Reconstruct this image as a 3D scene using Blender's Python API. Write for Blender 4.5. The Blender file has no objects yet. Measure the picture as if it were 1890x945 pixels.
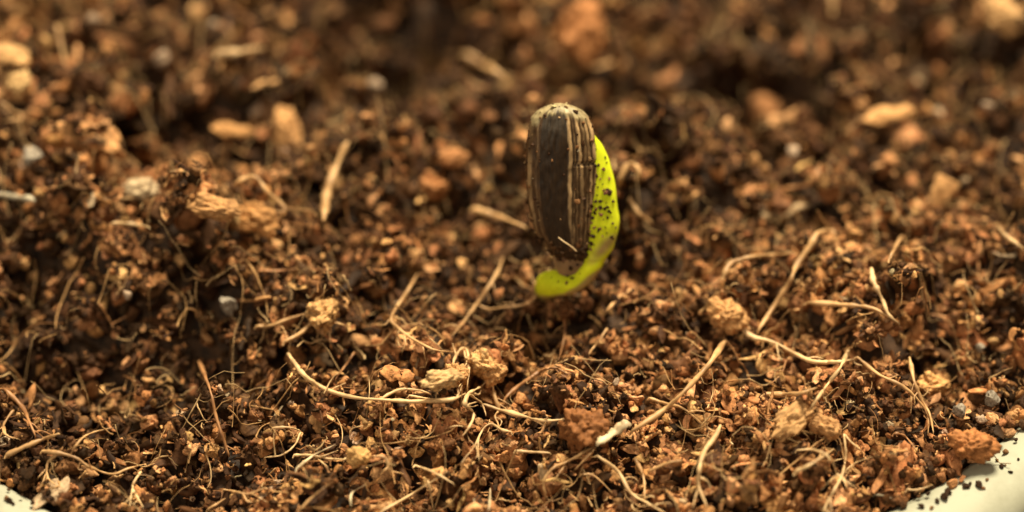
import bpy, bmesh, math, random
import numpy as np
from mathutils import Vector, Matrix, noise as mnoise

# ------------------------------------------------------------------ basics
# All construction numbers are centimetres; U turns them into metres (true size).
U = 0.01
random.seed(7)
rng = np.random.default_rng(11)
sc = bpy.context.scene
col = sc.collection

# ------------------------------------------------------------------ camera
PITCH = math.radians(44.0)
DIST = 22.5
LENS = 100.0
cf = np.array([0.0, math.cos(PITCH), -math.sin(PITCH)])      # view direction
cu = np.array([0.0, math.sin(PITCH), math.cos(PITCH)])       # image up
cr = np.array([1.0, 0.0, 0.0])                               # image right
CAM = -cf * DIST
cd = bpy.data.cameras.new('camera')
cam = bpy.data.objects.new('camera', cd)
col.objects.link(cam)
cam.location = Vector(CAM * U)
cam.rotation_euler = (math.pi / 2 - PITCH, 0, 0)
cd.lens = LENS
cd.sensor_width = 36.0
cd.clip_start = 0.005
cd.clip_end = 5.0
cd.dof.use_dof = True
cd.dof.focus_distance = 21.08 * U
cd.dof.aperture_fstop = 10.0
cd.dof.aperture_blades = 7
sc.camera = cam

# ------------------------------------------------------------------ world and light
w = bpy.data.worlds.new('World')
sc.world = w
w.use_nodes = True
bgn = w.node_tree.nodes['Background']
bgn.inputs[0].default_value = (1.0, 0.82, 0.57, 1)
bgn.inputs[1].default_value = 0.24


def lamp(name, d, dist, size, power, colr):
    l = bpy.data.lights.new(name, 'AREA')
    l.shape = 'DISK'
    l.size = size * U
    l.energy = power
    l.color = colr
    o = bpy.data.objects.new(name, l)
    col.objects.link(o)
    d = Vector(d).normalized()
    o.location = d * dist * U
    o.rotation_euler = d.to_track_quat('Z', 'Y').to_euler()
    return o


lamp('window_light', (0.22, 0.50, 1.0), 70, 24, 12.4, (1.0, 0.885, 0.62))
lamp('added_front_fill', (-0.55, -0.75, 0.9), 90, 45, 1.9, (1.0, 0.90, 0.66))  # added soft fill from the front left, brightens the front of the seed

vs = sc.view_settings
vs.view_transform = 'Standard'
vs.look = 'None'
vs.exposure = 0.0
vs.gamma = 1.0
sc.render.engine = 'CYCLES'


# ------------------------------------------------------------------ projection helpers
def ray(px, py):
    f = 36.0 / LENS / 1890.0
    d = cf + cr * ((px - 945.0) * f) + cu * ((472.5 - py) * f)
    return d / np.linalg.norm(d)


def project(p):
    v = np.asarray(p) - CAM
    z = v @ cf
    f = 36.0 / LENS / 1890.0
    return 945.0 + (v @ cr) / z / f, 472.5 - (v @ cu) / z / f, z


def at0(px, py, z=0.0):
    d = ray(px, py)
    t = (z - CAM[2]) / d[2]
    return CAM + d * t


# ------------------------------------------------------------------ numpy noise
def vnoise(x, y, s, seed):
    r = np.random.default_rng(seed).random((257, 257))
    x = x / s + 71.3
    y = y / s + 53.7
    xi = np.floor(x).astype(int)
    yi = np.floor(y).astype(int)
    fx = x - xi
    fy = y - yi
    fx = fx * fx * (3 - 2 * fx)
    fy = fy * fy * (3 - 2 * fy)
    a = r[xi % 257, yi % 257]
    b = r[(xi + 1) % 257, yi % 257]
    c = r[xi % 257, (yi + 1) % 257]
    d = r[(xi + 1) % 257, (yi + 1) % 257]
    return (a * (1 - fx) + b * fx) * (1 - fy) + (c * (1 - fx) + d * fx) * fy - 0.5


# ------------------------------------------------------------------ pot circle and terrain
def circle3(p, q, r):
    ax, ay = p[:2]
    bx, by = q[:2]
    cx, cy = r[:2]
    d = 2 * (ax * (by - cy) + bx * (cy - ay) + cx * (ay - by))
    ux = ((ax * ax + ay * ay) * (by - cy) + (bx * bx + by * by) * (cy - ay) + (cx * cx + cy * cy) * (ay - by)) / d
    uy = ((ax * ax + ay * ay) * (cx - bx) + (bx * bx + by * by) * (ax - cx) + (cx * cx + cy * cy) * (bx - ax)) / d
    return ux, uy, math.hypot(ax - ux, ay - uy)


RIM_Z = -0.02
PCX, PCY, PR = circle3(at0(1622, 945, RIM_Z), at0(1890, 772, RIM_Z), at0(95, 935, RIM_Z))

GS = 0.02
GX0, GY0 = PCX - PR - 0.4, PCY - PR - 0.4
GN_ = int((2 * PR + 0.8) / GS) + 1
gx = GX0 + np.arange(GN_) * GS
XX, YY = np.meshgrid(gx, GY0 + np.arange(GN_) * GS, indexing='ij')


def bump(px, py, amp, sx, sy):
    p = at0(px, py)
    return amp * np.exp(-(((XX - p[0]) / sx) ** 2 + ((YY - p[1]) / sy) ** 2))


H = 0.26 * vnoise(XX, YY, 1.5, 1) + 0.36 * vnoise(XX, YY, 0.7, 2) + 0.30 * vnoise(XX, YY, 0.33, 3) + 0.14 * vnoise(XX, YY, 0.15, 4)
H *= 1 + 0.75 * np.clip((YY + 0.3) / 1.5, 0, 1) - 0.45 * np.clip((-YY - 1.4) / 0.8, 0, 1)
H += bump(300, 450, 0.46, 1.0, 0.50)            # clod at the left
H += bump(240, 710, -0.52, 0.95, 0.55)          # hollow in front of it
H += bump(60, 660, -0.20, 0.6, 0.4)
H += bump(960, 610, -0.25, 0.40, 0.30)          # hollow under the sprout
H += bump(860, 690, 0.18, 0.35, 0.22)
H += bump(590, 585, 0.16, 0.25, 0.16)
H += bump(1420, 175, -1.7, 0.62, 0.42)         # dark hole behind, right
H += bump(40, 180, 0.50, 1.3, 1.3)              # the soil climbs towards the far left
H += bump(720, 110, -0.75, 0.7, 0.42)
H += bump(1190, 150, -0.55, 0.45, 0.5)
H += bump(1320, 350, 0.16, 0.4, 0.3)
H += bump(945, 960, -0.22, 3.6, 0.8)
H += bump(1130, 235, -0.65, 0.24, 0.26)
H += bump(860, 350, -0.34, 0.55, 0.5)
H += bump(1700, 520, 0.15, 0.8, 0.5)
H += bump(1080, 800, 0.16, 0.18, 0.14)
RR = np.hypot(XX - PCX, YY - PCY)
edge = np.clip((RR - (PR - 0.5)) / 0.5, 0, 1)
H = H * (1 - 0.75 * edge) - 0.10 * edge
BASE = H.copy()


def gidx(x, y):
    return (np.clip(((x - GX0) / GS).astype(int), 0, GN_ - 1), np.clip(((y - GY0) / GS).astype(int), 0, GN_ - 1))


def blur(a, n):
    k = np.exp(-np.linspace(-2, 2, 2 * n + 1) ** 2)
    k /= k.sum()
    p = np.pad(a, n, mode='edge')
    p = sum(k[i] * p[i:i + a.shape[0], :] for i in range(2 * n + 1))
    return sum(k[i] * p[:, i:i + a.shape[1]] for i in range(2 * n + 1))


def cast(px, py, G, lift=0.0):
    d = ray(px, py)
    t = (1.2 - CAM[2]) / d[2]
    for _ in range(600):
        p = CAM + d * t
        i, j = gidx(np.array([p[0]]), np.array([p[1]]))
        if p[2] <= G[i[0], j[0]] + lift:
            break
        t += 0.01
    return CAM + d * t


# ------------------------------------------------------------------ materials
def mat(name):
    m = bpy.data.materials.new(name)
    m.use_nodes = True
    nt = m.node_tree
    b = nt.nodes['Principled BSDF']
    return m, nt, b


def node(nt, t, **kw):
    n = nt.nodes.new(t)
    for k, v in kw.items():
        setattr(n, k, v)
    return n


def particle_mat(name, src):
    """Grainy organic matter: colour from the instance, object or vertex attribute, broken up by noise."""
    m, nt, b = mat(name)
    if src == 'object':
        c = node(nt, 'ShaderNodeObjectInfo').outputs['Color']
    else:
        a = node(nt, 'ShaderNodeAttribute', attribute_type='INSTANCER' if src == 'inst' else 'GEOMETRY', attribute_name='col')
        c = a.outputs['Color']
    tc = node(nt, 'ShaderNodeTexCoord')
    n1 = node(nt, 'ShaderNodeTexNoise')
    sc1 = 2.6 / U if src != 'vert' else 900.0
    n1.inputs['Scale'].default_value = sc1
    n1.inputs['Detail'].default_value = 5
    n1.inputs['Roughness'].default_value = 0.65
    nt.links.new(tc.outputs['Object'], n1.inputs['Vector'])
    r = node(nt, 'ShaderNodeValToRGB')
    r.color_ramp.elements[0].position = 0.30
    r.color_ramp.elements[0].color = (0.30, 0.25, 0.22, 1)
    r.color_ramp.elements[1].position = 0.66
    r.color_ramp.elements[1].color = (1.35, 1.33, 1.30, 1)
    nt.links.new(n1.outputs['Fac'], r.inputs['Fac'])
    mx = node(nt, 'ShaderNodeMix', data_type='RGBA', blend_type='MULTIPLY')
    mx.inputs[0].default_value = 1.0
    nt.links.new(c, mx.inputs[6])
    nt.links.new(r.outputs['Color'], mx.inputs[7])
    nt.links.new(mx.outputs[2], b.inputs['Base Color'])
    b.inputs['Roughness'].default_value = 0.6
    b.inputs['Specular IOR Level'].default_value = 0.12
    bp = node(nt, 'ShaderNodeBump')
    bp.inputs['Strength'].default_value = 0.8
    bp.inputs['Distance'].default_value = 0.012 * U
    nt.links.new(n1.outputs['Fac'], bp.inputs['Height'])
    nt.links.new(bp.outputs['Normal'], b.inputs['Normal'])
    return m


M_INST = particle_mat('soil_crumb_mass', 'inst')
M_OBJ = particle_mat('soil_crumb_single', 'object')
M_VERT = particle_mat('soil_bits', 'vert')


def soil_mat():
    m, nt, b = mat('soil_ground')
    tc = node(nt, 'ShaderNodeTexCoord')
    n = node(nt, 'ShaderNodeTexNoise')
    n.inputs['Scale'].default_value = 900
    n.inputs['Detail'].default_value = 8
    n.inputs['Roughness'].default_value = 0.7
    nt.links.new(tc.outputs['Object'], n.inputs['Vector'])
    r = node(nt, 'ShaderNodeValToRGB')
    r.color_ramp.elements[0].position = 0.4
    r.color_ramp.elements[0].color = (0.020, 0.009, 0.004, 1)
    r.color_ramp.elements[1].position = 0.75
    r.color_ramp.elements[1].color = (0.13, 0.058, 0.022, 1)
    nt.links.new(n.outputs['Fac'], r.inputs['Fac'])
    nt.links.new(r.outputs['Color'], b.inputs['Base Color'])
    b.inputs['Roughness'].default_value = 0.8
    bp = node(nt, 'ShaderNodeBump')
    bp.inputs['Distance'].default_value = 0.03 * U
    nt.links.new(n.outputs['Fac'], bp.inputs['Height'])
    nt.links.new(bp.outputs['Normal'], b.inputs['Normal'])
    return m


def root_mat():
    m, nt, b = mat('root_fibre')
    c = node(nt, 'ShaderNodeObjectInfo').outputs['Color']
    tc = node(nt, 'ShaderNodeTexCoord')
    n = node(nt, 'ShaderNodeTexNoise')
    n.inputs['Scale'].default_value = 500
    n.inputs['Detail'].default_value = 5
    nt.links.new(tc.outputs['Object'], n.inputs['Vector'])
    r = node(nt, 'ShaderNodeValToRGB')
    r.color_ramp.elements[0].position = 0.33
    r.color_ramp.elements[0].color = (0.45, 0.38, 0.33, 1)
    r.color_ramp.elements[1].position = 0.62
    r.color_ramp.elements[1].color = (1.2, 1.2, 1.2, 1)
    nt.links.new(n.outputs['Fac'], r.inputs['Fac'])
    mx = node(nt, 'ShaderNodeMix', data_type='RGBA', blend_type='MULTIPLY')
    mx.inputs[0].default_value = 1.0
    nt.links.new(c, mx.inputs[6])
    nt.links.new(r.outputs['Color'], mx.inputs[7])
    nt.links.new(mx.outputs[2], b.inputs['Base Color'])
    b.inputs['Roughness'].default_value = 0.5
    bp = node(nt, 'ShaderNodeBump')
    bp.inputs['Strength'].default_value = 0.5
    bp.inputs['Distance'].default_value = 0.006 * U
    nt.links.new(n.outputs['Fac'], bp.inputs['Height'])
    nt.links.new(bp.outputs['Normal'], b.inputs['Normal'])
    return m


M_SOIL = soil_mat()
M_ROOT = root_mat()


# ------------------------------------------------------------------ mesh helpers
def np_mesh(name, V, F, cols=None, smooth=True):
    """V in cm (n,3); F (m,3|4) int; optional per-vertex colours."""
    V = np.asarray(V, dtype=np.float32) * U
    F = np.asarray(F, dtype=np.int32)
    k = F.shape[1]
    me = bpy.data.meshes.new(name)
    me.vertices.add(len(V))
    me.vertices.foreach_set('co', V.ravel())
    me.loops.add(F.size)
    me.loops.foreach_set('vertex_index', F.ravel())
    me.polygons.add(len(F))
    me.polygons.foreach_set('loop_start', np.arange(0, F.size, k, dtype=np.int32))
    me.polygons.foreach_set('use_smooth', np.full(len(F), smooth, dtype=bool))
    me.update(calc_edges=True)
    if cols is not None:
        a = me.attributes.new('col', 'FLOAT_COLOR', 'POINT')
        c = np.ones((len(V), 4), dtype=np.float32)
        c[:, :3] = cols
        a.data.foreach_set('color', c.ravel())
    return me


def link(name, me, m=None, parent=None, loc=None):
    o = bpy.data.objects.new(name, me)
    col.objects.link(o)
    if m is not None and me is not None and not me.materials:
        me.materials.append(m)
    if parent is not None:
        o.parent = parent
    if loc is not None:
        o.location = Vector(np.asarray(loc, dtype=float) * U)
    return o


def tag(o, label, cat, group=None, kind=None):
    if label:
        o['label'] = label
    if cat:
        o['category'] = cat
    if group:
        o['group'] = group
    if kind:
        o['kind'] = kind
    return o


def grid_faces(nu, nv, wrap_v=False):
    """nu rings of nv points."""
    i = np.arange(nu - 1)[:, None]
    j = np.arange(nv if wrap_v else nv - 1)[None, :]
    j2 = (j + 1) % nv
    a = i * nv + j
    b = i * nv + j2
    c = (i + 1) * nv + j2
    d = (i + 1) * nv + j
    return np.stack([a, b, c, d], -1).reshape(-1, 4)


# ------------------------------------------------------------------ pot
def build_pot():
    root = bpy.data.objects.new('plant_pot', None)
    col.objects.link(root)
    root.location = Vector((PCX * U, PCY * U, -7.0 * U))
    root.empty_display_size = 0.02
    m, nt, b = mat('cream_white_plastic')
    tc = node(nt, 'ShaderNodeTexCoord')
    n = node(nt, 'ShaderNodeTexNoise')
    n.inputs['Scale'].default_value = 170
    n.inputs['Detail'].default_value = 9
    n.inputs['Roughness'].default_value = 0.65
    nt.links.new(tc.outputs['Object'], n.inputs['Vector'])
    r = node(nt, 'ShaderNodeValToRGB')
    r.color_ramp.elements[0].position = 0.3
    r.color_ramp.elements[0].color = (0.28, 0.27, 0.20, 1)
    r.color_ramp.elements[1].position = 0.55
    r.color_ramp.elements[1].color = (0.42, 0.41, 0.32, 1)
    nt.links.new(n.outputs['Fac'], r.inputs['Fac'])
    nt.links.new(r.outputs['Color'], b.inputs['Base Color'])
    b.inputs['Roughness'].default_value = 0.6
    b.inputs['Specular IOR Level'].default_value = 0.2

    def lathe(name, prof):
        a = np.linspace(0, 2 * math.pi, 256, endpoint=False)
        V = np.concatenate([np.stack([rr * np.cos(a), rr * np.sin(a), np.full_like(a, z + 7.0)], -1) for rr, z in prof])
        o = link(name, np_mesh(name, V, grid_faces(len(prof), 256, True)), m, root)
        return o

    R = PR
    z = RIM_Z
    lip = [(R - 0.10, z - 0.9), (R - 0.04, z - 0.25), (R, z - 0.06), (R + 0.06, z - 0.01), (R + 0.16, z + 0.02), (R + 0.30, z + 0.025),
           (R + 0.42, z + 0.005), (R + 0.52, z - 0.05), (R + 0.57, z - 0.13), (R + 0.58, z - 0.25), (R + 0.575, z - 0.75), (R + 0.54, z - 0.80), (R + 0.30, z - 0.80), (R + 0.06, z - 0.82)]
    lathe('rim', lip)
    wall = [(R + 0.05, z - 0.7), (R - 0.05, z - 2.0), (R - 0.9, -6.9), (R - 1.0, -7.0), (0.01, -7.0), (0.01, -6.85), (R - 1.05, -6.85), (R - 0.2, z - 2.0), (R - 0.11, z - 0.7)]
    lathe('wall', wall)
    tag(root, 'cream white plastic pot rim at the lower corners, dusted with soil', 'pot')


build_pot()

# ------------------------------------------------------------------ particle prototypes
ico = bmesh.new()
bmesh.ops.create_icosphere(ico, subdivisions=3, radius=1.0)
ico.verts.ensure_lookup_table()
ICO_V = np.array([v.co[:] for v in ico.verts])
ICO_F = np.array([[v.index for v in f.verts] for f in ico.faces])
ico.free()
ico = bmesh.new()
bmesh.ops.create_icosphere(ico, subdivisions=1, radius=1.0)
ICO1_V = np.array([v.co[:] for v in ico.verts])
ICO1_F = np.array([[v.index for v in f.verts] for f in ico.faces])
ico.free()


def n3(p, s, seed):
    return mnoise.noise(Vector((p[0] * s + seed * 13.1, p[1] * s - seed * 7.7, p[2] * s + seed * 3.3)))


def crumb(seed):
    r = np.random.default_rng(seed)
    V = ICO_V.copy()
    lob = r.normal(size=(5, 3))
    lob /= np.linalg.norm(lob, axis=1)[:, None]
    cut = r.normal(size=(9, 3))
    cut /= np.linalg.norm(cut, axis=1)[:, None]
    cd_ = r.uniform(0.45, 0.85, 9)
    out = []
    for p in V:
        k = 1.0 + 0.38 * n3(p, 1.3, seed) + 0.30 * n3(p, 2.8, seed + 5) + 0.20 * n3(p, 6.0, seed + 9)
        q = p * k
        for c, d in zip(cut, cd_):
            s = q @ c
            if s > d:
                q = q - c * (s - d) * 0.85
        out.append(q)
    return np.array(out), ICO_F


def flake(seed):
    r = np.random.default_rng(seed)
    V = ICO_V.copy()
    a = r.uniform(0, 6.28, 4)
    out = []
    for p in V:
        th = math.atan2(p[1], p[0])
        rad = 1 + 0.22 * math.sin(2 * th + a[0]) + 0.16 * math.sin(3 * th + a[1]) + 0.12 * math.sin(5 * th + a[2]) + 0.25 * n3(p, 2.5, seed)
        x, y = p[0] * rad, p[1] * rad * 0.75
        z = math.copysign(abs(p[2]) ** 0.6, p[2]) * 0.13 * (1 + 0.8 * n3(p, 4, seed + 2))
        z += 0.22 * x * x - 0.18 * y * y + 0.18 * n3((x, y, 0), 1.6, seed + 4)
        out.append((x, y, z))
    return np.array(out), ICO_F


def splinter(seed, curve=0.35):
    r = np.random.default_rng(seed)
    nu, nv = 14, 10
    V = []
    ph = r.uniform(0, 6.28, 3)
    for i in range(nu):
        t = i / (nu - 1)
        x = (t - 0.5) * 2
        w_ = 0.17 * (max(0.0, 1 - abs(x) ** 4)) ** 0.5 * (1 + 0.35 * n3((x, 0, 0), 2.2, seed)) + 0.012
        cy = curve * math.sin(x * 1.7 + ph[0]) * 0.5 + 0.06 * math.sin(x * 6 + ph[1])
        cz = curve * 0.6 * math.cos(x * 1.9 + ph[2]) * 0.5
        for j in range(nv):
            a = 2 * math.pi * j / nv
            k = 1 + 0.35 * n3((x * 0.6, math.cos(a) * 1.5, math.sin(a) * 1.5), 1.6, seed + 3)
            V.append((x, cy + w_ * k * math.cos(a), cz + w_ * 0.6 * k * math.sin(a)))
    return np.array(V), grid_faces(nu, nv, True)


PROTO = []      # (kind, mesh)
for s in range(12):
    V, F = crumb(100 + s)
    PROTO.append(('crumb', np_mesh('crumb_shape', V, F, None, s % 3 != 0)))
for s in range(6):
    V, F = flake(200 + s)
    PROTO.append(('flake', np_mesh('flake_shape', V, F)))
for s in range(6):
    V, F = splinter(300 + s)
    PROTO.append(('splinter', np_mesh('splinter_shape', V, F)))

ico = bmesh.new()
bmesh.ops.create_icosphere(ico, subdivisions=5, radius=1.0)
ICO5_V = np.array([v.co[:] for v in ico.verts])
ICO5_F = np.array([[v.index for v in f.verts] for f in ico.faces])
ico.free()
CLOD = []
for sd0 in range(5):
    out = []
    for p in ICO5_V:
        k = 0.95 + 0.40 * n3(p, 1.2, sd0 + 40) + 0.22 * n3(p, 2.6, sd0 + 50)
        d, _ = mnoise.voronoi(Vector(p) * 3.1 + Vector((sd0 * 5.1, 2.2, 7.7)))
        d2, _ = mnoise.voronoi(Vector(p) * 7.0 + Vector((sd0 * 3.1, 9.2, 1.7)))
        k += 0.30 * (0.45 - d[0]) + 0.15 * (0.45 - d2[0]) + 0.07 * n3(p, 12, sd0 + 60)
        out.append(p * k)
    CLOD.append(np_mesh('clod_shape', np.array(out), ICO5_F))

# ------------------------------------------------------------------ scatter soil crumbs
# light bark and coir by patch, with shade of hollows painted into the colour
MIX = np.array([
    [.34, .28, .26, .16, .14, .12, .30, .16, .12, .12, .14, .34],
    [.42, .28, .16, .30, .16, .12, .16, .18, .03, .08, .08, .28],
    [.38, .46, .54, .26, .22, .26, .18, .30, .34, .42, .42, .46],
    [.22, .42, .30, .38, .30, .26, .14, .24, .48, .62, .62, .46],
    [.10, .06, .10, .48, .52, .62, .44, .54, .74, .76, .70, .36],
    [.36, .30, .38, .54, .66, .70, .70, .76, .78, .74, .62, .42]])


def mix_and_shade_at(px, py):
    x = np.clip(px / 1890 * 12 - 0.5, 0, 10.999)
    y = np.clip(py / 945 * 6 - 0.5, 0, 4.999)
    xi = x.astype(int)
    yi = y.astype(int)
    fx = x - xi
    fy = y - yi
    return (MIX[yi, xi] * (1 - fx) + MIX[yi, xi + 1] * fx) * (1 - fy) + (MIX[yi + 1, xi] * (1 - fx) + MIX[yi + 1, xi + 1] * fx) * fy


PAL = np.array([
    [0.042, 0.0198, 0.0090],  # wet peat
    [0.095, 0.0440, 0.0195],  # dark brown
    [0.190, 0.0850, 0.0360],  # red brown
    [0.460, 0.2120, 0.0860],  # orange bark
    [0.640, 0.3500, 0.1560],  # tan coir
    [0.540, 0.3900, 0.2500]])  # pale mineral / pith
PALN = ['dark', 'dark', 'russet brown', 'orange brown', 'light tan', 'pale cream']


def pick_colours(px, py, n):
    m = np.clip(mix_and_shade_at(px, py) + 0.34 * vnoise(np.asarray(px), np.asarray(py), 75.0, 31) + rng.normal(0, 0.08, n), 0.02, 0.95)
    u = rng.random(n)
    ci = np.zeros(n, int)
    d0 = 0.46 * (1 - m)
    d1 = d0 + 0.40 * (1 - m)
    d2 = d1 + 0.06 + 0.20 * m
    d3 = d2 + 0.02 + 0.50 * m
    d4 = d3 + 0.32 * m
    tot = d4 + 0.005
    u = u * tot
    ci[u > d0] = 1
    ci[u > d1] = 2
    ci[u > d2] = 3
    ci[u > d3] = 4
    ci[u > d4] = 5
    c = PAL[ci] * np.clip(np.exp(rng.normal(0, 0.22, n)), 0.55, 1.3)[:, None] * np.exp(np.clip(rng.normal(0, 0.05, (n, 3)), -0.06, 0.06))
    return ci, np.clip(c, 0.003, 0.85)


def in_view(x, y, m=60):
    P = np.stack([x, y, np.zeros_like(x)], -1) - CAM
    z = P @ cf
    f = 36.0 / LENS / 1890.0
    px = 945 + (P @ cr) / z / f
    py = 472.5 - (P @ cu) / z / f
    return (px > -m) & (px < 1890 + m) & (py > -m) & (py < 945 + m), px, py


def layer(n, rmin, rmax, stamp, outside=0.25, near=False, kinds=(0.62, 0.2, 0.18), power=2.2, far=False, thin=1.0):
    a = rng.random(n) * 2 * math.pi
    r = PR * np.sqrt(rng.random(n)) * 0.995
    x, y = PCX + r * np.cos(a), PCY + r * np.sin(a)
    vis, px, py = in_view(x, y)
    keep = vis | (rng.random(n) < outside)
    if near:
        keep &= (py > 330) | (rng.random(n) < 0.15)
    keep &= (py > 330) | (rng.random(n) < thin)
    if far:        # big clods lie mostly at the back
        keep &= (py < 380) | (rng.random(n) < 0.11)
    x, y, px, py = x[keep], y[keep], px[keep], py[keep]
    n = len(x)
    rad = rmin * (rmax / rmin) ** (rng.random(n) ** power)
    if stamp:
        o = np.argsort(-rad)
        x, y, px, py, rad = x[o], y[o], px[o], py[o], rad[o]
    ku = rng.random(n)
    kind = np.where(ku < kinds[0], 0, np.where(ku < kinds[0] + kinds[1], 1, 2))
    idx = np.where(kind == 0, rng.integers(0, 12, n), np.where(kind == 1, 12 + rng.integers(0, 6, n), 18 + rng.integers(0, 6, n)))
    scl = np.stack([rad * rng.uniform(0.75, 1.35, n), rad * rng.uniform(0.7, 1.2, n), rad * rng.uniform(0.55, 1.0, n)], -1)
    lng = np.where(kind == 2, rng.uniform(1.3, 2.6, n), np.where(kind == 1, rng.uniform(1.0, 1.5, n), 1.0))
    scl *= lng[:, None]
    rot = rng.uniform(0, 2 * math.pi, (n, 3))
    flat = kind > 0
    rot[flat, :2] = rng.normal(0, 0.45, (flat.sum(), 2))
    z = np.zeros(n)
    i, j = gidx(x, y)
    if stamp:
        for k in range(n):
            z[k] = H[i[k], j[k]] + rad[k] * (0.30 if kind[k] == 0 else 0.15)
            q = max(1, int(rad[k] * 0.9 / GS))
            i0, i1 = max(0, i[k] - q), min(GN_, i[k] + q + 1)
            j0, j1 = max(0, j[k] - q), min(GN_, j[k] + q + 1)
            dx = (np.arange(i0, i1) - i[k]) * GS / rad[k]
            dy = (np.arange(j0, j1) - j[k]) * GS / rad[k]
            dd = np.clip(1 - dx[:, None] ** 2 - dy[None, :] ** 2, 0, None)
            cap = z[k] + rad[k] * (0.75 if kind[k] == 0 else 0.15) * np.sqrt(dd)
            sub = H[i0:i1, j0:j1]
            np.maximum(sub, np.where(dd > 0, cap, -9), out=sub)
    else:
        z = H[i, j] + rad * rng.uniform(-0.1, 0.5, n)
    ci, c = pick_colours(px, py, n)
    return dict(p=np.stack([x, y, z], -1), s=scl, r=rot, k=idx, c=c, ci=ci, kind=kind, rad=rad, px=px, py=py)


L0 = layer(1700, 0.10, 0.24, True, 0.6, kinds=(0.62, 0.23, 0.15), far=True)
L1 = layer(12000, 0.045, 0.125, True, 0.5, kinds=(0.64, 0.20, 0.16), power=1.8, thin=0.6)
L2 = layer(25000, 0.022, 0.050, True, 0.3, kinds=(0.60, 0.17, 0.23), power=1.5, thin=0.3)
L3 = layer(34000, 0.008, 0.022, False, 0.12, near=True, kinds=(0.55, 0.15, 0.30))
# ragged edge: crumbs that have crept onto the rim
n_ = 2600
a_ = rng.random(n_) * 2 * math.pi
r_ = PR + rng.exponential(0.04, n_) * (0.6 + 1.2 * rng.random(n_)) - 0.10 + 0.10 * vnoise(a_ * 5, a_ * 0, 0.35, 21)
r_ = np.minimum(r_, PR + 0.45)
rd_ = 0.010 + 0.045 * rng.random(n_) ** 2.5 * np.clip(1.4 - (r_ - PR) * 4, 0.3, 1.2)
xe, ye = PCX + r_ * np.cos(a_), PCY + r_ * np.sin(a_)
vis_, pxe, pye = in_view(xe, ye)
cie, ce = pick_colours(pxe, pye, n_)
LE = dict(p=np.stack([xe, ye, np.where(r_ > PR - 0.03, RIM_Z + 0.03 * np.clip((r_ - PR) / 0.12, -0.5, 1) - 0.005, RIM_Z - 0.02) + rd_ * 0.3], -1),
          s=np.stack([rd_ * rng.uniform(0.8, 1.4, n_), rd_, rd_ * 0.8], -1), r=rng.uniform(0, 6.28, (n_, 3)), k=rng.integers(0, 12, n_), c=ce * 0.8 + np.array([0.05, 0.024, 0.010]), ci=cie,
          kind=np.zeros(n_, int), rad=rd_ * 0.5, px=pxe, py=pye)
MX = np.max([np.roll(np.roll(H, a, 0), b, 1) for a in (-3, -1, 0, 1, 3) for b in (-3, -1, 0, 1, 3)], axis=0)
ENV = blur(MX, 3) - 0.012     # upper skin of the crumbs, for things that lie on it

allp = {k: np.concatenate([L[k] for L in (L0, L1, L2, L3, LE)]) for k in L0}
V3 = allp['p'] - CAM
depth = V3 @ cf
f_ = 36.0 / LENS / 1890.0
ppx = 945 + (V3 @ cr) / depth / f_
ppy = 472.5 - (V3 @ cu) / depth / f_
# keep the air round the sprout free
sd = (np.abs(ppx - 1055) < 130) & (ppy > 430) & (ppy < 640)

# the crumbs that show largest become things of their own
cand = np.where((ppx > 8) & (ppx < 1882) & (ppy > 8) & (ppy < 937) & (allp['rad'] > 0.05))[0]
cand = cand[np.argsort(-(allp['rad'][cand] / depth[cand] * (1 + 0.5 * (allp['ci'][cand] >= 3))))]
single = []
for k in cand:
    hit = cast(ppx[k], ppy[k], H)
    if np.linalg.norm(hit - allp['p'][k]) < allp['rad'][k] * 1.25:
        single.append(k)
    if len(single) >= 290:
        break
single = np.array(single)

# ground sheet
step = 3
sub = BASE[::step, ::step]
sx, sy = XX[::step, ::step], YY[::step, ::step]
nu, nv = sub.shape
rr_ = np.hypot(sx - PCX, sy - PCY)
kf = np.minimum(1.0, (PR - 0.02) / np.maximum(rr_, 1e-6))
V = np.stack([PCX + (sx - PCX) * kf, PCY + (sy - PCY) * kf, sub - 0.06 - 0.6 * (rr_ > PR)], -1).reshape(-1, 3)
ground = link('ground', np_mesh('ground', V, grid_faces(nu, nv)[:, ::-1]), M_SOIL)
tag(ground, 'dark brown potting soil filling the pot', 'soil', kind='structure')

# crumb mass as geometry-node instances
mask = np.ones(len(depth), bool)
mask[single] = False
pts = bpy.data.meshes.new('soil_crumbs')
P = allp['p'][mask]
pts.vertices.add(len(P))
pts.vertices.foreach_set('co', (P * U).astype(np.float32).ravel())
for nm, typ, key, data in (('scl', 'FLOAT_VECTOR', 'vector', allp['s'][mask]), ('rot', 'FLOAT_VECTOR', 'vector', allp['r'][mask]),
                           ('idx', 'INT', 'value', allp['k'][mask])):
    a = pts.attributes.new(nm, typ, 'POINT')
    a.data.foreach_set(key, np.ascontiguousarray(data, dtype=np.int32 if typ == 'INT' else np.float32).ravel())
a = pts.attributes.new('col', 'FLOAT_COLOR', 'POINT')
c4 = np.ones((len(P), 4), np.float32)
c4[:, :3] = allp['c'][mask]
a.data.foreach_set('color', c4.ravel())
pts.update()
mass = link('soil_crumbs', pts, M_INST)
tag(mass, 'loose crumbly potting soil of peat bits, bark and coir', 'soil', kind='stuff')


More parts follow.
